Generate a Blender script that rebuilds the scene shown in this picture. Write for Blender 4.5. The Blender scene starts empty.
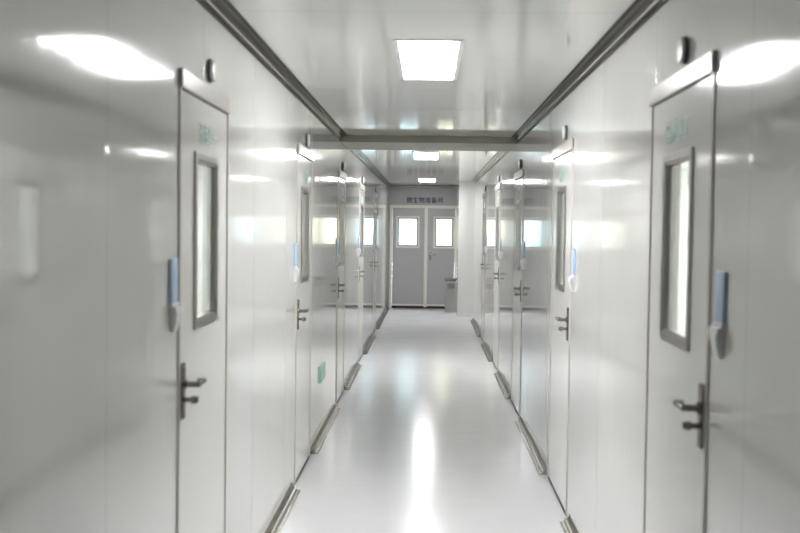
import bpy, bmesh, math
from mathutils import Matrix, Vector
S = bpy.context.scene
COL = S.collection
WL, WR = 0.812, 0.795          # camera axis to left / right wall faces
H, EYE = 2.44, 1.61
END, BACK = 21.4, -9.0
TH = 0.07                      # sandwich panel thickness

# ------------------------------------------------------------ materials
def mat(name, col, rough=.5, metal=0., spec=.5, coat=0., emit=None, es=0.):
    m = bpy.data.materials.new(name); m.use_nodes = True
    b = m.node_tree.nodes['Principled BSDF']
    b.inputs['Base Color'].default_value = (*col, 1)
    b.inputs['Roughness'].default_value = rough
    b.inputs['Metallic'].default_value = metal
    b.inputs['Specular IOR Level'].default_value = spec
    b.inputs['Coat Weight'].default_value = coat
    b.inputs['Coat Roughness'].default_value = .055
    if emit:
        b.inputs['Emission Color'].default_value = (*emit, 1)
        b.inputs['Emission Strength'].default_value = es
    return m

def nd(m, t, **k):
    n = m.node_tree.nodes.new(t)
    for a, v in k.items(): setattr(n, a, v)
    return n

def lk(m, a, b): m.node_tree.links.new(a, b)

def math_n(m, op, a, b=None):
    n = nd(m, 'ShaderNodeMath', operation=op)
    for i, v in enumerate((a, b)):
        if v is None: continue
        if isinstance(v, (int, float)): n.inputs[i].default_value = v
        else: lk(m, v, n.inputs[i])
    return n.outputs[0]

def panel_mat(name, col, rough, axis, first, pitch, line=.8, bump=.0006, stretch=(0, 3.2, .12), coat=.0, rib=0.0):
    """pre-painted steel sandwich panel: joints every `pitch` metres, slightly wavy sheet"""
    m = mat(name, col, rough, coat=coat)
    b = m.node_tree.nodes['Principled BSDF']
    tc = nd(m, 'ShaderNodeTexCoord'); sp = nd(m, 'ShaderNodeSeparateXYZ')
    lk(m, tc.outputs['Object'], sp.inputs[0])
    v = sp.outputs[axis]
    fr = math_n(m, 'FRACT', math_n(m, 'DIVIDE', math_n(m, 'SUBTRACT', v, first - 50*pitch), pitch))
    d = math_n(m, 'MINIMUM', fr, math_n(m, 'SUBTRACT', 1.0, fr))
    d = math_n(m, 'MULTIPLY', d, pitch)
    j = nd(m, 'ShaderNodeMapRange'); lk(m, d, j.inputs[0])
    j.inputs[1].default_value = .0015; j.inputs[2].default_value = .006
    j.inputs[3].default_value = 1; j.inputs[4].default_value = 0
    mp = nd(m, 'ShaderNodeMapping'); lk(m, tc.outputs['Object'], mp.inputs[0]); mp.inputs['Scale'].default_value = stretch
    nz = nd(m, 'ShaderNodeTexNoise'); lk(m, mp.outputs[0], nz.inputs[0]); nz.inputs['Scale'].default_value = 1.0; nz.inputs['Detail'].default_value = 2.5
    # faint mottling of the paint
    mix = nd(m, 'ShaderNodeMix', data_type='RGBA'); mix.inputs[6].default_value = (*col, 1)
    mix.inputs[7].default_value = (*[c*line for c in col], 1)
    lk(m, math_n(m, 'MULTIPLY', j.outputs[0], .7), mix.inputs[0])
    lk(m, mix.outputs[2], b.inputs['Base Color'])
    hgt = math_n(m, 'SUBTRACT', math_n(m, 'MULTIPLY', nz.outputs[0], bump), math_n(m, 'MULTIPLY', j.outputs[0], .0005))
    if rib:
        w = math_n(m, 'SINE', math_n(m, 'MULTIPLY', v, 2*math.pi/.1))
        hgt = math_n(m, 'ADD', hgt, math_n(m, 'MULTIPLY', w, rib))
    bp = nd(m, 'ShaderNodeBump'); bp.inputs['Strength'].default_value = 1; bp.inputs['Distance'].default_value = 1.0
    lk(m, hgt, bp.inputs['Height']); lk(m, bp.outputs[0], b.inputs['Normal'])
    return m

M = {}
M['wall'] = panel_mat('wall_panel', (.75, .75, .725), .09, 1, 2.71, 1.15, bump=.0012, coat=.6, rib=.00004)
M['ceil'] = panel_mat('ceiling_panel', (.88, .88, .85), .08, 1, 4.2, 1.17, bump=.0010, stretch=(2.2, .15, 0), line=.8, coat=.3)
M['plain'] = mat('plain_panel', (.82, .83, .81), .3)
M['leaf'] = mat('door_leaf_paint', (.79, .785, .76), .12)
M['frame'] = mat('door_frame_paint', (.56, .52, .48), .25)
M['alu'] = mat('aluminium', (.50, .49, .47), .28, metal=1)
M['cove'] = mat('polished_cove', (.24, .235, .22), .14, metal=1)
M['highlight_bead'] = mat('highlight_bead_metal', (.62, .61, .59), .12, metal=1)  # lighter metal: the reflected highlight of the trims put into the colour
M['base'] = mat('brushed_skirting', (.36, .35, .33), .2, metal=1)
M['steel'] = mat('brushed_steel', (.33, .31, .285), .25, metal=1)
for k, c in (('steel', .5), ('cove', .42), ('base', .60), ('alu', .6), ('highlight_bead', .95)): M[k].node_tree.nodes['Principled BSDF'].inputs['Specular Tint'].default_value = (c, c*.98, c*.95, 1)
M['black'] = mat('black_rubber', (.02, .02, .02), .6)
M['gasket'] = mat('grey_gasket', (.10, .10, .095), .6)
M['white'] = mat('white_plastic', (.80, .81, .82), .3)
M['blue'] = mat('blue_plastic', (.46, .60, .82), .4)
M['dark'] = mat('dark_plastic', (.10, .105, .11), .4)
M['teal'] = mat('teal_vinyl', (.46, .68, .62), .5)
M['green'] = mat('green_sign', (.40, .74, .56), .35)
M['signwhite'] = mat('sign_white', (.82, .90, .84), .4)
M['slate'] = mat('slate_vinyl', (.008, .02, .028), .6, spec=.2)
M['greydoor'] = mat('grey_door_paint', (.35, .352, .357), .35)
M['greyheader'] = mat('grey_header_paint', (.33, .333, .338), .35)
M['cream'] = mat('cream_trim_paint', (.62, .61, .56), .35)
M['beam'] = mat('beam_paint', (.40, .385, .33), .5, spec=.3)
M['lamp'] = mat('lamp_diffuser', (.9, .9, .9), .5, emit=(1.0, .99, 1.0), es=22)
M['lampfill'] = mat('fill_lamp_diffuser', (.9, .9, .9), .5, emit=(1.0, .99, .97), es=22)  # emitter for the unseen lamps added in the side rooms
M['lampframe'] = mat('lamp_frame', (.82, .82, .84), .35)
M['curtain_b'] = mat('pale_blue_curtain', (.80, .87, .90), .8)
M['curtain_c'] = mat('cream_curtain', (.90, .875, .80), .8)
M['ground'] = mat('outside_ground', (.5, .5, .48), .9)
for k in ('curtain_b', 'curtain_c'):     # thin cloth lets daylight through
    m = M[k]; b = m.node_tree.nodes['Principled BSDF']; o = m.node_tree.nodes['Material Output']
    tr = nd(m, 'ShaderNodeBsdfTranslucent'); tr.inputs[0].default_value = b.inputs['Base Color'].default_value
    mx = nd(m, 'ShaderNodeMixShader'); mx.inputs[0].default_value = .6
    lk(m, b.outputs[0], mx.inputs[1]); lk(m, tr.outputs[0], mx.inputs[2]); lk(m, mx.outputs[0], o.inputs[0])
# clear glazing
m = bpy.data.materials.new('clear_glass'); m.use_nodes = True; m.node_tree.nodes.clear()
o = nd(m, 'ShaderNodeOutputMaterial'); tr = nd(m, 'ShaderNodeBsdfTransparent'); gl = nd(m, 'ShaderNodeBsdfGlossy')
tr.inputs[0].default_value = (.96, .985, .97, 1); gl.inputs['Roughness'].default_value = .02
geo = nd(m, 'ShaderNodeNewGeometry'); ir = nd(m, 'ShaderNodeMapRange'); lk(m, geo.outputs['Backfacing'], ir.inputs[0])
ir.inputs[3].default_value = 1.45; ir.inputs[4].default_value = 1/1.45     # thin pane: the same reflectance on both faces
fr = nd(m, 'ShaderNodeFresnel'); lk(m, ir.outputs[0], fr.inputs[0]); mx = nd(m, 'ShaderNodeMixShader')
lk(m, fr.outputs[0], mx.inputs[0]); lk(m, tr.outputs[0], mx.inputs[1]); lk(m, gl.outputs[0], mx.inputs[2]); lk(m, mx.outputs[0], o.inputs[0])
M['glass'] = m
# poured epoxy floor
m = M['floor'] = mat('epoxy_floor', (.60, .61, .625), .2, spec=.27)
b = m.node_tree.nodes['Principled BSDF']
tc = nd(m, 'ShaderNodeTexCoord'); mp = nd(m, 'ShaderNodeMapping'); lk(m, tc.outputs['Object'], mp.inputs[0]); mp.inputs['Scale'].default_value = (1.2, 2.6, 1)
n1 = nd(m, 'ShaderNodeTexNoise'); lk(m, mp.outputs[0], n1.inputs[0]); n1.inputs['Scale'].default_value = 1.6; n1.inputs['Detail'].default_value = 4
r = nd(m, 'ShaderNodeMapRange'); lk(m, n1.outputs[0], r.inputs[0]); r.inputs[3].default_value = .14; r.inputs[4].default_value = .20
lk(m, r.outputs[0], b.inputs['Roughness'])
cr = nd(m, 'ShaderNodeMix', data_type='RGBA'); cr.inputs[6].default_value = (.60, .605, .622, 1); cr.inputs[7].default_value = (.64, .645, .66, 1)
lk(m, n1.outputs[0], cr.inputs[0]); lk(m, cr.outputs[2], b.inputs['Base Color'])
n2 = nd(m, 'ShaderNodeTexNoise'); lk(m, mp.outputs[0], n2.inputs[0]); n2.inputs['Scale'].default_value = 3.5; n2.inputs['Detail'].default_value = 3
bp = nd(m, 'ShaderNodeBump'); bp.inputs['Distance'].default_value = .0011; lk(m, n2.outputs[0], bp.inputs['Height']); lk(m, bp.outputs[0], b.inputs['Normal'])

# ------------------------------------------------------------ mesh helpers
class MB:
    def __init__(s): s.bm = bmesh.new()
    def box(s, x0, x1, y0, y1, z0, z1, bev=0.):
        t = bmesh.new()
        bmesh.ops.create_cube(t, size=1, matrix=Matrix.Translation(((x0+x1)/2, (y0+y1)/2, (z0+z1)/2)) @ Matrix.Diagonal((abs(x1-x0), abs(y1-y0), abs(z1-z0), 1)))
        if bev: bmesh.ops.bevel(t, geom=t.edges[:], offset=bev, segments=2, affect='EDGES', profile=.5)
        s.join(t); return s
    def join(s, t):
        me = bpy.data.meshes.new('t'); t.to_mesh(me); t.free(); s.bm.from_mesh(me); bpy.data.meshes.remove(me)
    def prism(s, prof, fn, a0, a1):
        """profile points -> fn(point, a) for both ends, capped"""
        v0 = [s.bm.verts.new(fn(p, a0)) for p in prof]; v1 = [s.bm.verts.new(fn(p, a1)) for p in prof]
        n = len(prof)
        for i in range(n):
            s.bm.faces.new((v0[i], v0[(i+1) % n], v1[(i+1) % n], v1[i]))
        s.bm.faces.new(v0); s.bm.faces.new(v1[::-1])
        return s
    def cyl(s, c, r0, r1, depth, axis='X', seg=28, bev=0.):
        t = bmesh.new()
        rot = {'X': Matrix.Rotation(math.pi/2, 4, 'Y'), 'Y': Matrix.Rotation(-math.pi/2, 4, 'X'), 'Z': Matrix.Identity(4)}[axis]
        bmesh.ops.create_cone(t, cap_ends=True, segments=seg, radius1=r0, radius2=r1, depth=depth, matrix=Matrix.Translation(c) @ rot)
        if bev:
            es = [e for e in t.edges if len(e.link_faces) == 2 and any(len(f.verts) > 4 for f in e.link_faces)]
            bmesh.ops.bevel(t, geom=es, offset=bev, segments=3, affect='EDGES', profile=.5)
        s.join(t); return s
    def build(s, name, m, parent=None, smooth=False, loc=None):
        bmesh.ops.recalc_face_normals(s.bm, faces=s.bm.faces[:])
        me = bpy.data.meshes.new(name); s.bm.to_mesh(me); s.bm.free()
        me.materials.append(M[m])
        if smooth:
            me.polygons.foreach_set('use_smooth', [True]*len(me.polygons))
            me.set_sharp_from_angle(angle=math.radians(35))
        ob = bpy.data.objects.new(name, me); COL.objects.link(ob)
        if parent: ob.parent = parent
        if loc: ob.location = loc
        return ob

def tag(o, label=None, cat=None, group=None, kind=None):
    if label: o['label'] = label
    if cat: o['category'] = cat
    if group: o['group'] = group
    if kind: o['kind'] = kind
    return o

def empty(name, loc):
    e = bpy.data.objects.new(name, None); COL.objects.link(e); e.location = loc; e.empty_display_size = .1
    return e

class SB(MB):
    """boxes in wall coordinates: d = distance out of the wall face into the corridor, a = along, z = up"""
    def __init__(s, side): super().__init__(); s.s = side
    def b(s, d0, d1, a0, a1, z0, z1, bev=0.): return s.box(-s.s*d0, -s.s*d1, a0, a1, z0, z1, bev)

def ring(mb, d0, d1, a0, a1, z0, z1, w, bev=0.):
    mb.b(d0, d1, a0, a0+w, z0, z1, bev); mb.b(d0, d1, a1-w, a1, z0, z1, bev)
    mb.b(d0, d1, a0+w, a1-w, z0, z0+w, bev); mb.b(d0, d1, a0+w, a1-w, z1-w, z1, bev)
    return mb

def text(name, body, size, m, parent, loc, rot, depth=.0008, align='CENTER', sx=1., bold=0.):
    c = bpy.data.curves.new(name, 'FONT'); c.body = body; c.size = size; c.align_x = align; c.align_y = 'CENTER'; c.extrude = depth; c.offset = bold
    t = bpy.data.objects.new(name, c); COL.objects.link(t)
    dg = bpy.context.evaluated_depsgraph_get()
    me = bpy.data.meshes.new_from_object(t.evaluated_get(dg)); bpy.data.objects.remove(t)
    me.materials.clear(); me.materials.append(M[m])
    o = bpy.data.objects.new(name, me); COL.objects.link(o); o.parent = parent; o.location = loc; o.rotation_euler = rot; o.scale = (sx, 1, 1)
    return o

# ------------------------------------------------------------ doors' places
DL = [(3.48, 4.33), (6.62, 7.46), (9.62, 10.46), (12.60, 13.44), (15.95, 16.79)]
DR = [(3.05, 3.90), (6.02, 6.95), (9.14, 10.06), (12.05, 12.90), (15.05, 15.90)]
DH = 2.115
RWEND = 18.8         # right wall stops, side opening
PIER = (19.46, .535)

# ------------------------------------------------------------ shell
def st(o, label, cat): return tag(o, label, cat, kind='structure')
st(MB().box(-3.6, 3.6, BACK-.1, END+.07, -.1, 0).build('floor', 'floor'), 'glossy pale grey poured floor running down the corridor', 'floor')
st(MB().box(-3.6, 3.6, BACK-.1, END+.07, H, H+.1).build('ceiling', 'ceil'), 'glossy off-white panelled ceiling of the corridor', 'ceiling')

def side_wall(s, W, doors, y1, name, label):
    w = SB(s); y = BACK
    for a0, a1 in doors:
        w.b(0, -TH, y, a0, 0, H); w.b(0, -TH, a0, a1, DH, H); y = a1
    w.b(0, -TH, y, y1, 0, H)
    st(w.build(name, 'wall', loc=(s*W, 0, 0)), label, 'wall')
side_wall(-1, WL, DL, END, 'wall_left', 'glossy grey-white panel wall on the left with a row of doors')
side_wall(1, WR, DR, RWEND, 'wall_right', 'glossy grey-white panel wall on the right with a row of doors')
# pier at the far right, beyond the side opening
py, px = PIER
st(MB().box(px, 3.5, py, END, 0, H).build('wall_far_right', 'wall'), 'white wall pier projecting beside the grey double doors', 'wall')
st(MB().box(WR+TH, 3.5, RWEND-TH, RWEND, 0, H).build('wall_side_opening', 'plain'), 'white return wall of the side opening at right', 'wall')
# outer walls of the rooms either side, back wall
st(MB().box(-3.6, -3.5, BACK, END, 0, H).build('wall_outer_left', 'plain'), 'pale room wall seen through the left door panes', 'wall')
st(MB().box(3.5, 3.6, BACK, END, 0, H).build('wall_outer_right', 'plain'), 'pale room wall seen through the right door panes', 'wall')
st(MB().box(-3.6, 3.6, BACK-.1, BACK, 0, H).build('wall_back', 'greyheader'), 'grey end wall behind the viewpoint', 'wall')
# end wall with opening for the double doors
ox0, ox1, oz = -.772, px, 2.045
w = MB().box(-3.6, ox0, END, END+.07, 0, H).box(ox1, 3.6, END, END+.07, 0, H).box(ox0, ox1, END, END+.07, oz, H)
st(w.build('wall_end', 'greyheader'), 'grey panel end wall above the double doors', 'wall')

# ------------------------------------------------------------ cove trims
def cove_profile(r, t=.004, n=10):
    # concave cove: from the wall (d=0,z=-r) to the ceiling (d=r,z=0), with small flanges
    pts = [(0, -r-.018), (.003, -r-.018), (.004, -r)]
    for i in range(n+1):
        a = math.pi/2*i/n
        pts.append((r+.004 - r*math.cos(a)*1.0, -r-.0 + r*math.sin(a)*1.0 - .004))
    pts += [(r+.02, -.003), (r+.02, 0), (0, 0)]
    return pts
def flatter(r):   # flange, rounded nose, flange
    pts = [(0, -r-.008), (.003, -r-.008), (.004, -r)]
    for i in range(9):
        a = math.pi/2*i/8
        pts.append((.004 + (r-.008)*(1-math.cos(a)) * .55 + (r-.008)*.45*i/8, -r + (r-.004)*math.sin(a)*.55 + (r-.004)*.45*i/8))
    return pts + [(r+.010, -.004), (r+.010, 0), (0, 0)]
def cove(name, s, W, a0, a1, top, label, cat, r=.05):
    prof = flatter(r)
    sg = 1 if top else -1
    m = MB()
    n = max(1, int((a1-a0)/.6)); 
    m.prism(prof, lambda p, a: (-s*p[0], a, sg*p[1]), a0, a1)
    o = st(m.build(name, 'cove' if top else 'base', loc=(s*W, 0, H if top else 0)), label, cat)
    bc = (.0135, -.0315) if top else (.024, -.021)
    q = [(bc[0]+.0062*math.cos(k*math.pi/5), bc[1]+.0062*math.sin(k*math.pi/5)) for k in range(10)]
    MB().prism(q, lambda p, a: (-s*p[0], a, sg*p[1]), a0+.002, a1-.002).build('highlight_bead', 'highlight_bead', o, True)  # thin bright strip added to imitate the highlight streak along the metal
    return o
B0, B1 = 9.86, 10.84
cove('trim_1', -1, WL, BACK, B0, True, 'polished metal cove strip along the left ceiling edge before the beam', 'trim')
cove('trim_2', -1, WL, B1, END, True, 'polished metal cove strip along the left ceiling edge beyond the beam', 'trim')
cove('trim_3', 1, WR, BACK, B0, True, 'polished metal cove strip along the right ceiling edge before the beam', 'trim')
cove('trim_4', 1, WR, B1, RWEND, True, 'polished metal cove strip along the right ceiling edge beyond the beam', 'trim')
m = MB().prism(flatter(.035), lambda p, a: (a, -p[0], p[1]), -WL, px)
st(m.build('trim_5', 'cove', loc=(0, END, H)), 'thin dark metal strip where the ceiling meets the grey end wall', 'trim')
st(MB().box(-WL, WR, B0, B1, H-.062, H, .006).build('ceiling_beam', 'beam'), 'flat beige beam boxed across the corridor ceiling', 'beam')

ORD = ['nearest', 'second', 'third', 'fourth', 'farthest']
def bases(s, W, doors, y1, side):
    y = BACK; i = 0
    for a0, a1 in doors + [(y1, y1)]:
        e = a0 - (.12 if a0 != y1 else 0)
        if i == 0: lab = f'metal cove skirting along the {side} wall before its nearest door'
        elif i == len(doors): lab = f'metal cove skirting on the {side} wall past its farthest door'
        else: lab = f'metal cove skirting between the {ORD[i-1]} and {ORD[i]} doors of the {side} wall'
        o = cove(f'baseboard_{side}', s, W, y, e, False, lab, 'skirting', .045)
        y = a1 + .10; i += 1
bases(-1, WL, DL, END, 'left'); bases(1, WR, DR, RWEND, 'right')

# ------------------------------------------------------------ side doors
def side_door(n, s, W, a0, a1, words, label):
    yc = (a0+a1)/2; hw = (a1-a0)/2
    root = st(empty(f'door_{n}', (s*W, yc, 0)), label, 'door')
    fw, hd = .020, .062
    f = SB(s); f.b(.006, -TH, -hw, -hw+fw, 0, DH, .002); f.b(.006, -TH, hw-fw, hw, 0, DH, .002); f.b(.014, -TH, -hw+fw*.0, hw, DH-hd, DH, .003)
    f.build('door_frame', 'frame', root)
    g = SB(s); ring(g, -.022, -.045, -hw+fw-.002, hw-fw+.002, .0, DH-hd+.002, .016)
    g.build('gasket', 'gasket', root)
    t = SB(s); t.b(.004, -TH, -hw+fw, hw-fw, 0, .018, .002); t.build('threshold', 'black', root)
    la, lb, lz0, lz1 = -hw+fw+.005, hw-fw-.005, .022, DH-hd-.006
    # leaf with a cut-out for the vision panel
    wa, wb, wz0, wz1 = -.2, .2, 1.245, 1.862
    L = SB(s)
    d0, d1 = .002, -.043
    L.b(d0, d1, la, wa, lz0, lz1); L.b(d0, d1, wb, lb, lz0, lz1); L.b(d0, d1, wa, wb, lz0, wz0); L.b(d0, d1, wa, wb, wz1, lz1)
    bmesh.ops.remove_doubles(L.bm, verts=L.bm.verts[:], dist=1e-5)
    leaf = L.build('door_leaf', 'leaf', root)
    wf = SB(s); ring(wf, .010, -.016, wa, wb, wz0, wz1, .028, .002); ring(wf, .005, -.016, wa+.026, wb-.026, wz0+.026, wz1-.026, .010, .002)
    wf = wf.build('window_frame', 'alu', root)
    wr = SB(s); ring(wr, -.0165, -.046, wa, wb, wz0, wz1, .028); wr.build('rear_frame', 'leaf', wf)
    p = SB(s); p.b(-.010, -.015, wa+.035, wb-.035, wz0+.035, wz1-.035); p.build('pane', 'glass', wf)
    # lever handle, near the viewer's side of the leaf
    hy = la + .030
    zz = 0 if s < 0 else .02
    h = SB(s); h.b(.002, .012, hy-.019, hy+.019, .965, 1.152, .004)
    hp = h.build('door_handle', 'steel', root, True); hp.location.z = zz
    lv = SB(s); lv.cyl((-s*.034, hy, 1.082), .010, .010, .048, 'X', 20); lv.cyl((-s*.058, hy+.042, 1.082), .0095, .0085, .104, 'Y', 20, .003)
    lv.cyl((-s*.048, hy+.090, 1.082), .0085, .0085, .026, 'X', 16, .003)
    lv.cyl((-s*.014, hy, 1.082), .018, .016, .006, 'X', 24)
    lv.build('lever', 'steel', hp, True)
    k = SB(s); k.cyl((-s*.022, hy, 1.030), .008, .008, .024, 'X', 20); k.cyl((-s*.042, hy, 1.030), .013, .013, .016, 'X', 24, .003); k.b(.050, .056, hy-.003, hy+.016, 1.020, 1.040, .002)
    k.build('key', 'steel', hp, True)
    if words:
        text('lettering', words, .082, 'teal', root, (-s*.0032, .035, 1.928), (math.pi/2, 0, -s*math.pi/2 if s > 0 else math.pi/2))
    return root

def door_lamp(s, W, yc, label):
    r = tag(empty('indicator_lamp', (s*W, yc, 2.172)), label, 'indicator lamp', 'round lamps above the corridor doors')
    MB().cyl((-s*.006, 0, 0), .043, .043, .012, 'X', 36, .003).build('base', 'dark', r, True)
    MB().cyl((-s*.017, 0, 0), .041, .038, .010, 'X', 36, .004).build('lens', 'white', r, True)
def wall_dispenser(s, W, yc, label):
    r = tag(empty('wall_dispenser', (s*W, yc, 1.27)), label, 'dispenser', 'blue and white holders beside the doors')
    b = SB(s); b.b(0, .010, -.045, .045, .092, .232, .004); b.build('housing', 'blue', r, True)
    b = SB(s); b.b(0, .014, -.046, .046, .078, .092, .004)
    prof = [(0, .080), (.022, .080), (.026, .060), (.020, .028), (.012, 0), (0, 0)]
    b.prism(prof, lambda p, a: (-s*p[0], a*(1.0 if p[1] > .05 else .62), p[1]), -.043, .043)
    b.build('nozzle', 'white', r)
    
texts = ['\u65e0\u83cc\u5ba4\u4e00', '\u7f13\u51b2\u95f4', '\u79f0\u91cf\u5ba4', '\u6d17\u6da4\u5ba4', '\u66f4\u8863\u5ba4',
         '\u57f9\u517b\u57fa\u5ba4', '\u7559\u6837\u5ba4', '\u5929\u5e73\u5ba4', '\u8bd5\u5242\u5ba4', '\u4eea\u5668\u5ba4']
n = 0
for s, W, D, side in ((-1, WL, DL, 'left'), (1, WR, DR, 'right')):
    for i, (a0, a1) in enumerate(D):
        n += 1
        which = ORD[i] + (' from the viewer' if 0 < i < 4 else '')
        side_door(n, s, W, a0, a1, texts[n-1], f'white door with a tall glass pane and lever handle, {which} on the {side} wall')
        door_lamp(s, W, (a0+a1)/2 + (.05 if s < 0 else (-.06 if i == 0 else -.15)), f'small round white lamp above the {ORD[i]} door of the {side} wall')
        wall_dispenser(s, W, a0-(.08 if s < 0 else .115), f'blue and white wall dispenser beside the {ORD[i]} door of the {side} wall')

# ------------------------------------------------------------ double doors at the end
root = st(empty('door_11', ((ox0+ox1)/2, END, 0)), 'grey double doors with two bright panes closing the corridor end', 'door')
cx = (ox0+ox1)/2
class EB(MB):   # X world, d = towards the viewer
    def b(s, x0, x1, d0, d1, z0, z1, bev=0.): return s.box(x0-cx, x1-cx, -d0, -d1, z0, z1, bev)
f = EB(); f.b(ox0, ox0+.055, .03, -.07, 0, oz, .003); f.b(ox1-.02, ox1, .03, -.07, 0, oz, .003); f.b(ox0, ox1, .034, -.07, 1.985, oz, .003)
f.build('door_frame', 'cream', root)
EB().b(ox0+.055, ox1-.02, -.03, -.06, 0, .05).build('threshold', 'black', root)
EB().b(ox0+.055, ox1-.02, -.035, -.05, 1.95, 1.985).build('gasket', 'gasket', root)
mid = -.055
for x0, x1, w0, w1 in ((ox0+.058, mid-.003, -.610, -.215), (mid+.003, ox1-.023, .125, .515-.0)):
    w0, w1 = max(w0, x0+.04), min(w1, x1-.035); z0, z1 = 1.235, 1.795
    L = EB(); d0, d1 = .0, -.045
    L.b(x0, w0, d0, d1, .052, 1.98); L.b(w1, x1, d0, d1, .052, 1.98); L.b(w0, w1, d0, d1, .052, z0); L.b(w0, w1, d0, d1, z1, 1.98)
    leaf = L.build('door_leaf', 'greydoor', root)
    r1 = EB()
    def ring2(mb, x0, x1, d0, d1, z0, z1, w):
        mb.b(x0, x0+w, d0, d1, z0, z1); mb.b(x1-w, x1, d0, d1, z0, z1); mb.b(x0+w, x1-w, d0, d1, z0, z0+w); mb.b(x0+w, x1-w, d0, d1, z1-w, z1)
    ring2(r1, w0-.035, w1+.035, .012, 0, z0-.035, z1+.035, .034); r1.build('window_frame', 'cream', leaf)
    r2 = EB(); ring2(r2, w0-.002, w1+.002, .008, -.04, z0-.002, z1+.002, .022); r2.build('window_gasket', 'gasket', leaf)
    EB().b(w0+.01, w1-.01, -.018, -.024, z0+.01, z1-.01).build('pane', 'glass', leaf)
    EB().b(x0, x1, .012, 0, .052, .085, .003).build('kick_strip', 'cream', leaf)
EB().b(mid-.032, mid+.032, .014, 0, .03, 1.985, .004).build('astragal', 'cream', root)
h = EB(); h.b(.015, .055, .012, 0, .96, 1.15, .004); hp = h.build('door_handle', 'steel', root, True)
lv = EB(); lv.cyl((.035-cx, -.030, 1.075), .010, .010, .04, 'Y', 18); lv.cyl((.090-cx, -.050, 1.075), .010, .010, .13, 'X', 18, .003); lv.build('lever', 'steel', hp, True)
# lettering on the header over the doors
sg = text('lettering', '\u5fae\u751f\u7269\u51c6\u5907\u95f4', .128, 'slate', root, (-.085-cx, -.002, 2.14), (math.pi/2, 0, 0), sx=.95, bold=.0012)

# outside, beyond the panes: ground and two hung curtains
st(MB().box(-6, 6, END+.07, END+12, -.12, -.1).build('ground', 'ground'), 'pale paving outside beyond the double doors', 'ground')
def curtain(x0, x1, y, m, label):
    b = MB(); n = 60; rows = []
    for z in (.9, 2.05):
        rows.append([b.bm.verts.new((x0+(x1-x0)*i/n, y + .025*math.sin(i*.95) + .012*math.sin(i*.37), z)) for i in range(n+1)])
    for i in range(n): b.bm.faces.new((rows[0][i], rows[0][i+1], rows[1][i+1], rows[1][i]))
    o = b.build('curtain', m, None, True)
    mod = o.modifiers.new('thick', 'SOLIDIFY'); mod.thickness = .002
    r = tag(o, label, 'curtain')
    return r
curtain(-.75, -.1, END+.30, 'curtain_b', 'pale blue curtain behind the left pane of the grey double doors')
curtain(.0, .56, END+.30, 'curtain_c', 'cream curtain behind the right pane of the grey double doors')

# ------------------------------------------------------------ things
bx, by = .43, 20.35
r = tag(empty('litter_bin', (bx, by, 0)), 'tall narrow stainless litter bin standing before the right grey door', 'bin')
MB().box(-.105, .10, -.11, .11, .03, .60, .008).build('body', 'alu', r)
MB().box(-.115, .10, -.12, .12, .60, .66, .008).build('lid', 'steel', r)
MB().box(-.10, .095, -.105, .105, 0, .03).build('base', 'cream', r)
MB().box(-.07, .065, -.113, -.105, .47, .57, .003).build('flap', 'steel', r)

# low level exit sign on the left wall
r = tag(empty('exit_sign', (-WL, 8.28, .42)), 'small green running-man exit sign low on the left wall', 'sign')
b = SB(-1); b.b(0, .012, -.18, .18, 0, .13, .003); b.build('plate', 'green', r)
p = SB(-1)
p.b(.012, .0135, -.170, .170, .004, .009); p.b(.012, .0135, -.170, .170, .121, .126); p.b(.012, .0135, -.170, -.165, .009, .121); p.b(.012, .0135, .165, .170, .009, .121)
def poly(pts): p.prism([(a, z) for a, z in pts], lambda q, d: (d, q[0], q[1]), .012, .0135)
poly([(-.03, .035), (.03, .035), (.03, .050), (-.03, .050)]); poly([(.028, .025), (.062, .0425), (.028, .060)])
poly([(-.135, .022), (-.122, .022), (-.098, .060), (-.110, .066)]); poly([(-.112, .060), (-.092, .060), (-.083, .096), (-.104, .096)])
poly([(-.100, .060), (-.088, .052), (-.070, .040), (-.064, .046), (-.088, .068)]); poly([(-.085, .092), (-.068, .078), (-.064, .084), (-.084, .098)])
poly([(-.102, .094), (-.120, .080), (-.116, .074), (-.100, .086)])
p.cyl((.01275, -.086, .106), .008, .008, .0015, 'X', 16)
for i, a in enumerate((.09, .105, .12, .135)): poly([(a-.004, .03), (a+.004, .03), (a+.004, .10), (a-.004, .10)])
p.build('pictogram', 'signwhite', r)

# ceiling lights: flush panels
def ceiling_light(x, y, label, L=1.22, Wd=.27, dm='lamp'):
    r = tag(empty('ceiling_light', (x, y, H)), label, 'ceiling light', 'flush panel lights down the ceiling' if dm == 'lamp' else 'unseen panel lights added in the side rooms')
    f = MB(); t = .022
    for a in ((-Wd/2-t, -Wd/2, -L/2-t, L/2+t), (Wd/2, Wd/2+t, -L/2-t, L/2+t), (-Wd/2, Wd/2, -L/2-t, -L/2), (-Wd/2, Wd/2, L/2, L/2+t)):
        f.box(*a, -.006, 0, .0015)
    f.build('frame', 'lampframe', r)
    MB().box(-Wd/2, Wd/2, -L/2, L/2, -.005, -.001).build('diffuser', dm, r)
CXL = -.012
ceiling_light(CXL, 5.44, 'large bright rectangular light panel on the ceiling before the beam')
ceiling_light(CXL-.03, 12.55, 'bright rectangular light panel just beyond the ceiling beam')
ceiling_light(CXL-.03, 19.05, 'small bright light panel near the grey double doors')
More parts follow.
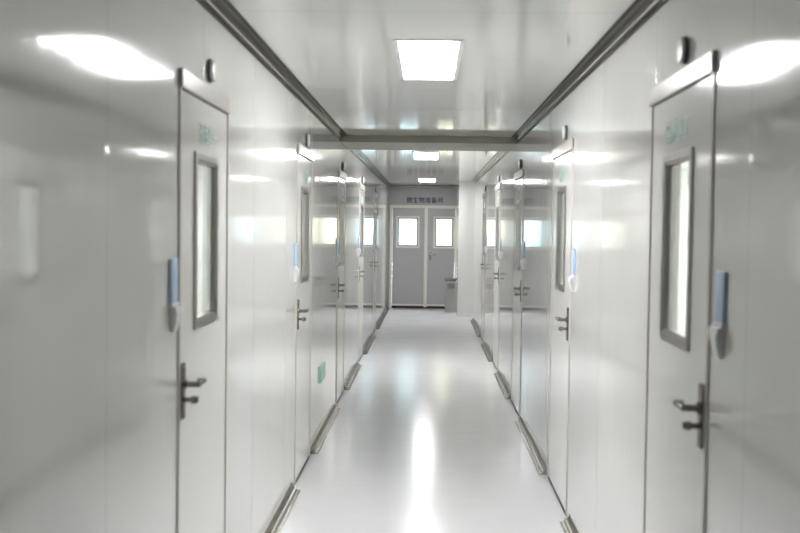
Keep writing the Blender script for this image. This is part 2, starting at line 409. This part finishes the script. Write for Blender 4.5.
for x in (-2.2, 2.2):  # added lamps, out of view, so the door panes look bright
    for y in (3.4, 7.0, 10.6, 14.2, 17.8 if x < 0 else 16.6):
        ceiling_light(x, y, f'unseen light panel, added to brighten the door panes, in the room behind the {"left" if x < 0 else "right"} wall', Wd=.58, dm='lampfill')

# ------------------------------------------------------------ world: overcast daylight
w = bpy.data.worlds.new('World'); S.world = w; w.use_nodes = True
bg = w.node_tree.nodes['Background']; bg.inputs[0].default_value = (.93, .97, 1.0, 1); bg.inputs[1].default_value = 6.5

# ------------------------------------------------------------ camera
yaw, pit, rol = math.radians(-1.50), math.radians(2.09), math.radians(.74)
cy, sy = math.cos(yaw), math.sin(yaw); cp, sp_ = math.cos(pit), math.sin(pit); cr, sr = math.cos(rol), math.sin(rol)
Rz = Matrix(((cr, -sr, 0), (sr, cr, 0), (0, 0, 1))); Rx = Matrix(((1, 0, 0), (0, cp, -sp_), (0, sp_, cp))); Ry = Matrix(((cy, 0, sy), (0, 1, 0), (-sy, 0, cy)))
R = Ry @ Rx @ Rz
def b3(v): v = R @ Vector(v); return Vector((v.x, v.z, v.y))
rt, up, fw = b3((1, 0, 0)), b3((0, 1, 0)), b3((0, 0, 1))
mw = Matrix.Identity(4)
for i in range(3): mw[i][0], mw[i][1], mw[i][2] = rt[i], up[i], -fw[i]
mw[2][3] = EYE
cam = bpy.data.cameras.new('camera'); co = bpy.data.objects.new('camera', cam); COL.objects.link(co)
co.matrix_world = mw
cam.sensor_width = 36; cam.lens = 36*1080/800; cam.clip_start = .05
cam.dof.use_dof = True; cam.dof.focus_distance = 12.0; cam.dof.aperture_fstop = 3.2
S.camera = co
S.view_settings.view_transform = 'Standard'; S.view_settings.look = 'None'; S.view_settings.gamma = 1; S.view_settings.exposure = 0.74
S.view_settings.use_curve_mapping = False
S.cycles.sample_clamp_indirect = 6; S.cycles.max_bounces = 14; S.cycles.diffuse_bounces = 8; S.cycles.glossy_bounces = 8; S.cycles.transparent_max_bounces = 16
